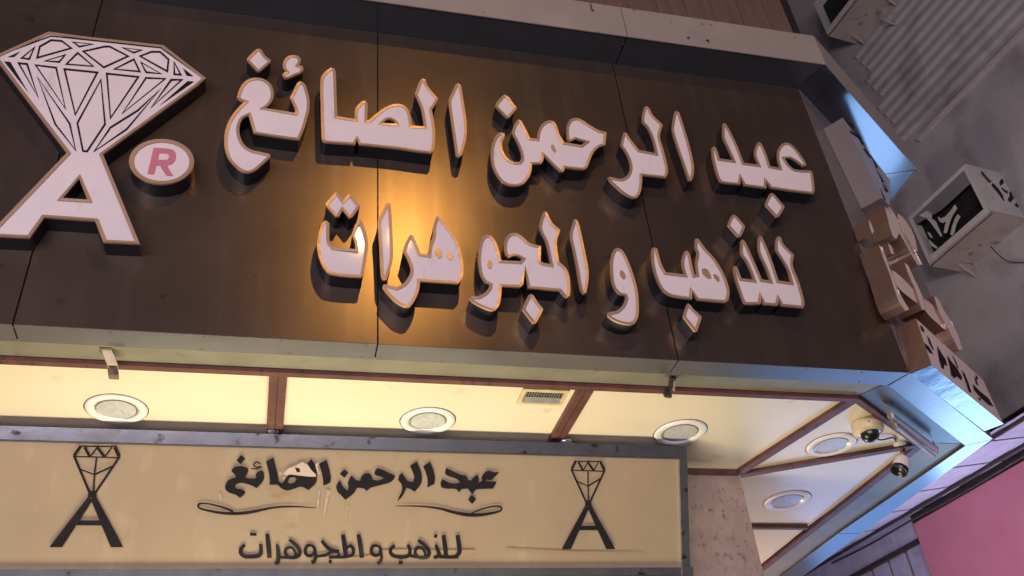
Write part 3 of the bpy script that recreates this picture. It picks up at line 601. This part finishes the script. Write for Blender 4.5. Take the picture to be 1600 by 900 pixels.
# vent
vc = [onZ(p, ZS-.002) for p in ((812, 610), (896, 613), (888, 641), (801, 640))]
vt = thing('air_vent', 'small rectangular white air vent grille set in the cream ceiling', 'air vent', (vc[0].x, vc[0].y, ZS))
x0, x1 = 1.005, 1.215; y0, y1 = 3.305, 3.435
for bx in ((x0, x1, y0, y0+.022), (x0, x1, y1-.022, y1), (x0, x0+.02, y0+.0225, y1-.0225), (x1-.02, x1, y0+.0225, y1-.0225)):
    part('frame_bar', box(bx[0], bx[1], bx[2], bx[3], ZS-.006, ZS-.0012), M['cream'], vt)
part('recess_shade', box(x0+.021, x1-.021, y0+.023, y1-.023, ZS-.003, ZS-.0015), M['gap'], vt)  # flat black sheet painted as the shade inside the vent
part('baffle', prism([(x0+.022, y0+.060, ZS-.008), (x1-.022, y0+.060, ZS-.008), (x1-.022, y1-.024, ZS-.012), (x0+.022, y1-.024, ZS-.012)], (0, 0, .002)), M['refl'], vt)
nl = 15
for i in range(nl):
    xx = x0+.024+(x1-x0-.05)*i/(nl-1)
    part('louvre', box(xx, xx+.0035, y0+.0235, y0+.059, ZS-.006, ZS-.0035), M['refl'], vt)
# brackets
bl = thing('hanging_bracket', 'bent pale steel tube bracket with rusty end hanging left under the fascia', 'bracket', tuple(onZ((168, 545), ZB)))
P0 = onZ((166, 547), ZB+.011); P1 = P0+Vector((.028, .03, -.050))
part('tube_arm', obox(P0-Vector((.018, .014, 0)), (.036, 0, 0), (0, .030, 0), P1-P0), M['pale'], bl)
part('mount_plate', obox(P0-Vector((.022, .017, .002)), (.044, 0, 0), (0, .036, 0), (0, 0, .004)), M['rust'], bl)
part('rusty_end', obox(P1-Vector((.017, .002, .010)), (.036, 0, 0), (0, .034, 0), (.004, .010, -.022)), M['rust'], bl)
br = thing('rusty_bracket', 'thin twisted rusty bracket hanging near the right downlight', 'bracket', tuple(onZ((1046, 592), ZB)))
P0 = onZ((1048, 590), ZB+.011)
part('hook', tube([P0+Vector((.02, 0, -.004)), P0+Vector((0, .002, -.010)), P0+Vector((-.008, .004, -.045)), P0+Vector((-.022, .008, -.062))], [.008, .012, .011, .013], 6), M['rust'], br)
part('hook_end', obox(P0+Vector((-.040, -.002, -.088)), (.030, .003, -.003), (0, .02, 0), (-.006, 0, .030)), M['rust'], br)
part('flap', obox(P0+Vector((-.004, 0, -.060)), (.012, .003, -.003), (0, .005, 0), (.010, 0, .050)), M['pale'], br)
for px, lab in (((427, 673), 'shiny steel clamp on the signboard top under the first double batten'), ((884.5, 689), 'shiny steel clamp on the signboard top under the second batten')):
    c = onY(px, 3.735)
    t = thing('frame_clamp', lab, 'clamp', tuple(c), 'steel clamps on top of the signboard')
    part('clamp_body', tube([c+Vector((-.024, 0, 0)), c+Vector((-.020, 0, 0)), c+Vector((.020, 0, 0)), c+Vector((.024, 0, 0))], [.010, .014, .014, .010], 12), M['chrome'], t, True)
    part('clamp_strap', box(c.x-.026, c.x+.022, c.y+.006, c.y+.012, c.z, c.z+.02), M['pale'], t)
# fluorescent fixture
fl = thing('fluorescent_fitting', 'two parallel unlit fluorescent tubes in a cream holder at the corner of the ceiling', 'light fitting', tuple(onZ((1385, 650), ZS)))
zf = ZS-.075
a = onZ((1392, 650), zf+.02); b = onZ((1462, 702), zf+.02); a2 = onZ((1398, 664), zf-.005); b2 = onZ((1459, 713), zf-.005)
part('fluorescent_tube', tube([a, b], .017, 12), M['tube'], fl, True)
part('fluorescent_tube', tube([a2, b2], .011, 12), M['tube'], fl, True)
dd = (b-a).normalized(); sd = (a2-a).normalized()
part('mounting_channel', obox(a+sd*.012+Vector((0, 0, .015)), b-a, (a2-a)*.6, (0, 0, .012)), M['bluegrey'], fl)
part('lamp_holder', obox(a-dd*.045-sd*.03+Vector((0, 0, -.028)), dd*.055, sd*.06, (0, 0, .075)), M['cream'], fl)
part('lamp_holder', obox(a2-dd*.04-sd*.018+Vector((0, 0, -.022)), dd*.045, sd*.04, (0, 0, .050)), M['cream'], fl)
part('lamp_holder', obox(b-sd*.015+Vector((0, 0, -.01)), dd*.02, sd*.03, (0, 0, .05)), M['bluegrey'], fl)
# dome camera
c = onZ((1352, 660), ZS)
dc = thing('dome_camera', 'cream round dome security camera on the corner ceiling panel', 'security camera', tuple(c))
ax = Vector((.02, -.02, -1)).normalized()
part('housing', lathe(c, [(.068, .0), (.072, .006), (.074, .045), (.068, .058), (.050, .062)], 36, ax), M['cream'], dc, True)
part('bezel', lathe(c, [(.052, .060), (.048, .066), (.044, .063)], 36, ax), M['chrome'], dc, True)
part('dome', lathe(c, [(.045, .060), (.043, .078), (.034, .092), (.018, .101), (.0005, .104)], 32, ax), M['blackp'], dc, True)
part('screw', lathe(c+Vector((-.03, -.064, -.03)), [(.004, 0), (.004, .005), (.0003, .006)], 10, (-.4, -.9, 0)), M['rust'], dc)
# bullet camera
c = onZ((1406, 693), ZS); e = onY((1408, 735), c.y)
bc = thing('bullet_camera', 'small white bullet security camera hanging from a pinkish arm in the ceiling corner', 'security camera', tuple(c))
part('mount_base', lathe(c, [(.034, 0), (.034, -.010), (.018, -.014), (.0005, -.015)], 24), M['white'], bc, True)
q = onY((1411, 716), c.y); d = (onY((1403, 742), c.y)-q)
part('arm', tube([c+Vector((0, 0, -.012)), c+Vector((.004, 0, -.03)), q], [.012, .013, .012], 10), M['copper'], bc, True)
dn = d.normalized()
part('camera_body', lathe(q-dn*.004, [(.0005, 0), (.022, .001), (.032, .008), (.038, .02), (.041, .075)], 28, dn), M['white'], bc, True)
part('lens_hood', lathe(q-dn*.004, [(.0415, .072), (.0425, .096), (.038, .097), (.034, .088), (.0005, .084)], 28, dn), M['blackp'], bc, True)

# ================================================================== SIDE SIGN ON THE ANGLED CORNER
def onC(p, off): return on(p, A0+CN*off, CN)
def cpiece(name, label, cat, P, d=.1, face='pface', side='copper', sm=True, d0=.002, group=None):
    P = smooth2(P, 3, 50) if sm else P
    W = [onC(p, d) for p in P]
    c = sum(W, Vector())/len(W); t = thing(name, label, cat, (c.x, c.y, min(v.z for v in W)), group)
    n = len(W)
    part('side_wall', (W+[v-CN*(d-d0) for v in W], [(i, (i+1) % n, (i+1) % n+n, i+n) for i in range(n)]), M[side], t)
    part('face_panel', flat([[v-CN*.002 for v in W]]), M[face], t)
    return t
t = cpiece('logo_light_box', 'tall grey light box with bluish face at top of the angled corner', 'light box', [(1316.7,183.6),(1390.3,281),(1390.8,322),(1378,309)], .12, 'tinted', 'boxgrey', False)
part('diamond_line_print', join(*[flat([[onC(p, .1202) for p in P]]) for P in ([(1322,188),(1334,196),(1336,200),(1323,192)],[(1328,203),(1345,215),(1346,219),(1329,207)],[(1341,208),(1350,226),(1347,226),(1338,208)],[(1352,232),(1362,246),(1359,246),(1349,232)],[(1360,240),(1372,262),(1369,262)],[(1368,262),(1382,284),(1379,284)],[(1376,276),(1386,300),(1383,298)],[(1383,284),(1388,300),(1386,300)],[(1374,290),(1384,312),(1382,312)])]), M['vinyl'], t)
t = cpiece('lettered_light_box', 'copper sided box with black Arabic print at the foot of the angled side', 'light box', [(1431,497),(1536,593),(1568,662),(1455.6,570)], .1, 'pface', 'copper', False)
W4 = [onC(p, .1) for p in ((1455.6,570), (1568,662))]
part('added_reflective_plate', ([W4[0]-Vector((0,0,.0015)), W4[1]-Vector((0,0,.0015)), W4[1]-CN*.097-Vector((0,0,.0015)), W4[0]-CN*.097-Vector((0,0,.0015))], [(0, 1, 2, 3)]), M['wavy'], t)  # plate added so the box underside shows streaky blue reflections
PR = [[(260,35),(275,45),(292,78),(280,84),(265,60)],[(290,160),(320,185),(352,238),(330,230),(302,195)],[(308,105),(330,140),(357,212),(345,204),(320,150)],
[(380,180),(398,212),(440,278),(452,322),(430,312),(428,347),(410,332),(396,285),(386,230)],[(450,250),(480,290),(520,340),(556,402),(550,424),(520,394),(502,408),(480,388),(470,330)],
[(484,240),(505,275),(535,345),(520,330)],[(550,350),(575,380),(600,440),(622,512),(602,502),(580,430)],[(630,450),(680,500),(740,550),(776,607),(740,594),(690,548),(640,492)],[(640,400),(655,420),(672,462),(655,452)],[(668,540),(686,552),(684,574)],[(650,385),(668,400),(664,425),(652,410)]]
part('arabic_print', join(*[flat([[onC((1380+p[0]/4.5, 500+p[1]/4.5), .1002) for p in P]]) for P in PR]), M['vinyl'], t)
SG = 'copper sided letters on the angled corner'
cpiece('side_sign_letter', 'highest copper sided letter on the angled corner, just under the mirror box', 'sign letter', [(1379,311),(1386,316),(1398,334),(1413,361),(1429,390),(1441,413),(1434,414),(1424,398),(1418,386),(1405,364),(1401,374),(1394,367),(1387,341)], group=SG)
cpiece('side_sign_letter', 'narrow curved copper letter on the angled corner, nearest the air conditioner', 'sign letter', [(1401,333),(1409,337),(1421,353),(1430,372),(1434,392),(1428,397),(1419,382),(1410,362)], group=SG)
cpiece('side_sign_dot', 'small square copper dot at the left edge of the angled corner', 'letter dot', [(1357,342),(1360,346),(1366,361),(1363,366),(1359,355)], .08, group=SG)
cpiece('side_sign_letter', 'large round copper sided letter at the left of the angled corner above the printed box', 'sign letter', [(1373,382),(1378,386),(1384,400),(1391,420),(1397,436),(1403,452),(1413,470),(1421,483),(1415,486),(1405,472),(1397,450),(1389,425),(1380,403)], group=SG)
cpiece('side_sign_letter', 'short diagonal copper sided stroke inside the round letter on the angled corner', 'sign letter', [(1393,421),(1400,425),(1422,446),(1429,457),(1434,474),(1424,467),(1401,446)], group=SG)
cpiece('side_sign_dot', 'small copper dot between the top letter and the round letter on the angled corner', 'letter dot', [(1387,379),(1393,384),(1398,398),(1392,396)], .095, group=SG)
cpiece('side_sign_letter', 'long thin copper sided upright stroke in the middle of the angled corner', 'sign letter', [(1413,410),(1418,413),(1430,438),(1443,466),(1447,484),(1441,484),(1430,452),(1420,430)], .11, group=SG)
cpiece('side_sign_letter', 'broad pink faced stroke above the printed box on the angled corner', 'sign letter', [(1440,465),(1450,470),(1462,481),(1478,498),(1488,512),(1495,533),(1476,515),(1446,486)], group=SG)
cpiece('side_sign_letter', 'last copper sided stroke at the far right end above the printed box', 'sign letter', [(1459,462),(1466,466),(1474,482),(1487,502),(1497,523),(1505,546),(1498,547),(1489,528),(1477,505),(1466,484)], .115, group=SG)

# ================================================================== OPPOSITE BUILDING
G = Vector((-.125, .992, 0)); N = Vector((.992, .125, 0))      # along the wall / into the wall
FC = onX((1545, 329), 7.0)                                     # front bottom near corner of the cage
WD = .50                                                        # cage depth
W0 = FC+N*WD
W0 = Vector((W0.x, W0.y, 0))
bd = thing('grey_building', 'grey stucco building across the alley with a band of horizontal ribs', 'building', (W0.x+1, W0.y+3, -H))
part('wall_face', obox(W0-G*8+Vector((0, 0, -H)), G*30, N*.3, (0, 0, 16)), M['stucco'], bd)
def onW(p, off=0): return on(p, W0-N*off, N)
# ribbed band
e0 = onW((1437, 219)); zbot = e0.z
tpl = onW((1380, 100)); pitch = (tpl.z-zbot)/8.2
part('ledge', obox(Vector((0, 0, 0))+W0-N*.05+G*(-6)+Vector((0, 0, zbot-.02)), G*((e0-W0).dot(G)+6), N*.049, (0, 0, .045)), M['ledge'], bd)
gend = (onW((1401, 212))-W0).dot(G)
for k in range(1, 12):
    zz = zbot+pitch*k*.98
    ge = gend+.16*((k*7) % 3-1)*.3
    part('wall_rib', prism([W0+G*(-6)+Vector((0, 0, zz)), W0+G*(-6)-N*.042+Vector((0, 0, zz+pitch*.20)), W0+G*(-6)-N*.042+Vector((0, 0, zz+pitch*.42)), W0+G*(-6)+Vector((0, 0, zz+pitch*.66))], G*(6+ge)), M['stucco'], bd)
# AC cages
def cutshape(P, F3, th):
    W = [F3(p) for p in P]; return prism(W, th)
def cage(name, label, FCc, width, height, full=True):
    t = thing(name, label, 'air conditioner cage', tuple(FCc), 'caged air conditioners on the grey wall')
    X = Vector((0, 0, height)); r = .045
    O = FCc
    # front frame bars
    part('frame_bar', obox(O, G*width, N*.03, (0, 0, r*1.3)), M['acwhite'], t)
    part('frame_bar', obox(O+Vector((0, 0, height-r*.8)), G*width, N*.03, (0, 0, r*.8)), M['acwhite'], t)
    part('frame_bar', obox(O+Vector((0, 0, r*1.3+.001)), G*r, N*.03, (0, 0, height-r*2.1-.002)), M['acwhite'], t)
    part('frame_bar', obox(O+G*(width-r)+Vector((0, 0, r*1.3+.001)), G*r, N*.03, (0, 0, height-r*2.1-.002)), M['acwhite'], t)
    part('top_panel', obox(O+Vector((0, 0, height)), G*width, N*(WD-.002), (0, 0, .012)), M['acwhite'], t)
    part('end_panel', obox(O+N*.031+Vector((0, 0, 0)), N*(WD-.033), G*.012, (0, 0, height-.001)), M['acwhite'], t)
    part('end_panel', obox(O+G*(width-.012)+N*.031, N*(WD-.033), G*.012, (0, 0, height-.001)), M['acwhite'], t)
    part('mesh_screen', obox(O+N*.14+G*.02+Vector((0, 0, .03)), G*(width-.04), N*.004, (0, 0, height-.05)), M['mesh'], t)
    # wire mesh relief
    wires = []
    for k in range(1, 30):
        f = k/30*(width-.06)+.03
        wires.append(obox(O+N*.135+G*f+Vector((0, 0, .03)), G*.004, N*.004, (0, 0, height-.06)))
    for k in range(1, 20):
        f = k/20*(height-.06)+.03
        wires.append(obox(O+N*.131+G*.02+Vector((0, 0, f)), G*(width-.04), N*.004, (0, 0, .004)))
    part('wire_mesh', join(*wires), M['dark'], t, kind='stuff')
    part('base_tray', obox(O+N*.012-G*.01+Vector((0, 0, -.030)), G*(width+.02), N*(WD-.014), (0, 0, .028)), M['acbase'], t)
    part('tray_lip', obox(O+N*.02-G*.006+Vector((0, 0, -.036)), G*(width+.012), N*.012, (0, 0, .005)), M['rust'], t)
    for g0 in (width-.14,) if full else (.12, width-.14):
        part('wall_bracket', prism([W0+G*((O-W0).dot(G)+g0)-N*.002+Vector((0, 0, O.z-.037)), W0+G*((O-W0).dot(G)+g0)-N*.20+Vector((0, 0, O.z-.037)), W0+G*((O-W0).dot(G)+g0)-N*.002+Vector((0, 0, O.z-.20))], G*.035), M['acbase'], t)
    return t
cw = (onX((1451, 411), 6.89)-FC).dot(G); chh = onX((1507, 259), 7.0).z-FC.z
ac = cage('caged_air_conditioner', 'white caged air conditioner with cut out pattern at the right edge of the view', FC, cw, chh)
def onF(p): return on(p, FC+N*.004, N)
zo, zs = (1410, 280), 6.43
for P in ([(165,365),(240,320),(290,320),(290,390),(250,400),(225,385)], [(225,380),(290,395),(330,420),(392,560),(385,578),(330,500),(270,420)], [(355,375),(385,395),(430,375),(480,320),(525,255),(545,290),(500,360),(470,430),(440,540),(415,540),(425,470),(440,420),(400,440),(368,420)], [(555,352),(578,375),(540,440),(520,520),(500,562),(480,555),(500,470),(525,400)], [(250,535),(268,535),(296,580),(285,590)], [(258,605),(300,640),(350,685),(340,698),(290,665)]):
    part('scroll_ornament', cutshape([(zo[0]+p[0]/zs, zo[1]+p[1]/zs) for p in P], onF, N*.010), M['acwhite'], ac)
part('upper_blank', obox(FC+N*.006+G*.046+Vector((0, 0, chh*.66)), G*(cw*.50), N*.008, (0, 0, chh*.29)), M['acgrey'], ac)
part('upper_blank', prism([FC+N*.006+G*(.046+cw*.5)+Vector((0, 0, chh*.66)), FC+N*.006+G*(cw-.05)+Vector((0, 0, chh*.80)), FC+N*.006+G*(cw-.05)+Vector((0, 0, chh*.95)), FC+N*.006+G*(.046+cw*.5)+Vector((0, 0, chh*.95))], N*.008), M['acgrey'], ac)
def onE(p): return on(p, FC-G*.0015, G)
zo, zs = (1480, 240), 7.5
for P, mm in (([(395,205),(415,210),(515,325),(495,350),(400,240)], 'dark'), ([(530,345),(545,350),(610,420),(655,490),(670,560),(655,550),(600,470),(518,375)], 'mesh'), ([(640,295),(655,302),(668,340),(625,382),(612,350),(618,315)], 'mesh'), ([(675,290),(742,298),(742,358),(700,340),(670,310)], 'mesh'), ([(640,395),(680,425),(712,440),(712,472),(670,450),(632,405)], 'mesh'),
    ([(725,450),(780,432),(825,405),(862,455),(800,500),(745,572),(705,545),(735,490)], 'mesh'), ([(890,508),(910,545),(870,580),(830,635),(788,602),(830,550)], 'mesh')):
    part('cut_out', cutshape([(zo[0]+p[0]/zs, zo[1]+p[1]/zs) for p in P], onE, G*.0012), M[mm], ac)
# second cage, upper
t0 = on((1293, 51), FC, N)
ac2 = cage('caged_air_conditioner', 'caged air conditioner at the very top, partly out of view, above the cornice corner', t0-G*cw*.98, cw, chh, False)
ac2['label'] = 'grimy caged air conditioner at the very top edge with stained flat underside'
cb = onZ((1375, 18), t0.z-.06)
solo('broken_pipe_stub', join(tube([onW((1402, 38), .01), onW((1392, 36), .12), onW((1375, 28), .16), onW((1370, 20), .14)], .018, 8)), M['acbase'], 'short pale pipe stub poking from the grey wall beside the upper cage', 'pipe', smooth=True)
solo('drain_hose', tube(crom([onW((1548, 385), .40), onW((1560, 398), .25), onW((1575, 408), .05), onW((1600, 410), .02), onW((1640, 405), .02)]), .006, 6), M['dark'], 'thin dark drain hose looping under the right cage on the grey wall', 'hose', smooth=True)
# ---- lean to canopy
K1 = 6.35
O = onX((1600, 645), K1); rz = N*1.0+Vector((0, 0, .188))
CW = (W0-O).dot(N)-.01
cp = thing('lean_to_canopy', 'sloping lavender sheet metal canopy on rusty beams over the alley', 'canopy', tuple(O))
gp = .30
for k in range(-6, 22):
    sh = .006 if k % 2 else 0
    part('roof_sheet', obox(O+G*(k*gp+.008)+Vector((0, 0, .0+sh)), G*(gp-.016), rz*CW, (0, 0, .006)), M['lav'], cp)
part('roof_liner', obox(O+G*(-6*gp)+Vector((0, 0, .05))+rz*.02, G*(28*gp), rz*(CW-.03), (0, 0, .01)), M['back'], cp)
for f, hh, wb in ((.06, .03, .03), (.74, .03, .03), (.93, .12, .05)):  # two beams; the deep last one is a dark strip standing in for shade
    part('beam', obox(O+G*(-6*gp)+rz*(CW*f)+Vector((0, 0, -hh-.002)), G*(28*gp), N*wb, (0, 0, hh)), M['beam'], cp)
# ---- pink board on the wall
pb = [onW(p, .12) for p in ((1428, 818), (1600, 714), (1700, 652))]
pz = pb[0].z; gl = (pb[0]-W0).dot(G)
Pk = thing('pink_board', 'large plain pink shop board below the canopy at the lower right', 'sign board', (pb[0].x, pb[0].y, pz-2.2))
ztop = pz
part('board_face', obox(W0-N*.12+G*gl+Vector((0, 0, pz-2.2)), -G*6.5, N*.10, (0, 0, 2.2)), M['pink'], Pk)
part('edge_strip', obox(W0-N*.123+G*(gl+.012)+Vector((0, 0, pz-2.2)), -G*.011, N*.10, (0, 0, 2.2)), M['pink'], Pk)
# ---- ribbed sheet wall behind it
sw = thing('sheet_metal_wall', 'pale lavender ribbed sheet metal wall panels beyond the pink board', 'wall', (W0.x, W0.y+5, 0))
k = 0; x = gl+.06
zr = onW((1432, 848), .05).z
while x < gl+6.5:
    part('wall_sheet', obox(W0-N*.05+G*x+Vector((0, 0, zr-1.8)), G*.25, N*.02, (0, 0, 1.78)), M['lav'], sw)
    part('seam_strip', obox(W0-N*.03+G*(x+.251)+Vector((0, 0, zr-1.8)), G*.05, N*.02, (0, 0, 1.78)), M['olive'], sw)
    x += .302
part('rail', obox(W0-N*.10+G*(gl+.05)+Vector((0, 0, zr-.03)), G*6.5, N*.09, (0, 0, .05)), M['beam'], sw)
part('header_sheet', obox(W0-N*.09+G*(gl+.05)+Vector((0, 0, zr+.022)), G*6.5, N*.05, (0, 0, .30)), M['lav'], sw)
part('rail', obox(W0-N*.11+G*(gl+.05)+Vector((0, 0, zr+.33)), G*6.5, N*.09, (0, 0, .04)), M['beam'], sw)
part('header_sheet', obox(W0-N*.09+G*(gl+.05)+Vector((0, 0, zr+.372)), G*6.5, N*.05, (0, 0, .16)), M['lav'], sw)

# ---- small fixings
rv = None
for i in range(13):
    for yy, k in ((YF+.018, 0), (3.098, 1)):
        x = -1.25+i*.31+.012*((i*5+k*3) % 4)
        if x > 2.6: continue
        if rv is None:
            rv = part('rivet', lathe((x, yy, ZB-.0001), [(.0048, 0), (.0040, -.0018), (.0004, -.0024)], 8), M['rust'], fa); x0r, y0r = x, yy
        else:
            o = rv.copy(); COL.objects.link(o); o.parent = fa; o.location = (x-x0r, yy-y0r, 0)
p1 = onZ((1362, 672), ZS-.006); p2 = onZ((1400, 690), ZS-.006)
solo('camera_cable', tube(crom([p1, p1+(p2-p1)*.4+Vector((0, .03, -.012)), p1+(p2-p1)*.75+Vector((0, -.02, -.004)), p2]), .004, 6), M['dark'], 'thin dark cable looping across the ceiling from dome camera to bullet camera', 'cable', smooth=True)
h0 = onY((924, 12), 2.808)
solo('wire_hook', tube([h0+Vector((0, 0, .04)), h0, h0+Vector((-.004, -.004, -.020)), h0+Vector((.008, -.006, -.028))], .004, 6), M['rust'], 'small black wire hook on the top cornice edge beneath the plank wall', 'hook', smooth=True)
wp = [onW((1300, 880), .16), onW((1360, 850), .18), onW((1420, 815), .20), onW((1500, 772), .18), onW((1620, 700), .17)]
solo('wall_cable', tube(crom(wp), .012, 6), M['beam'], 'thick dark sagging cable along the top edge of the pink board', 'cable', smooth=True)
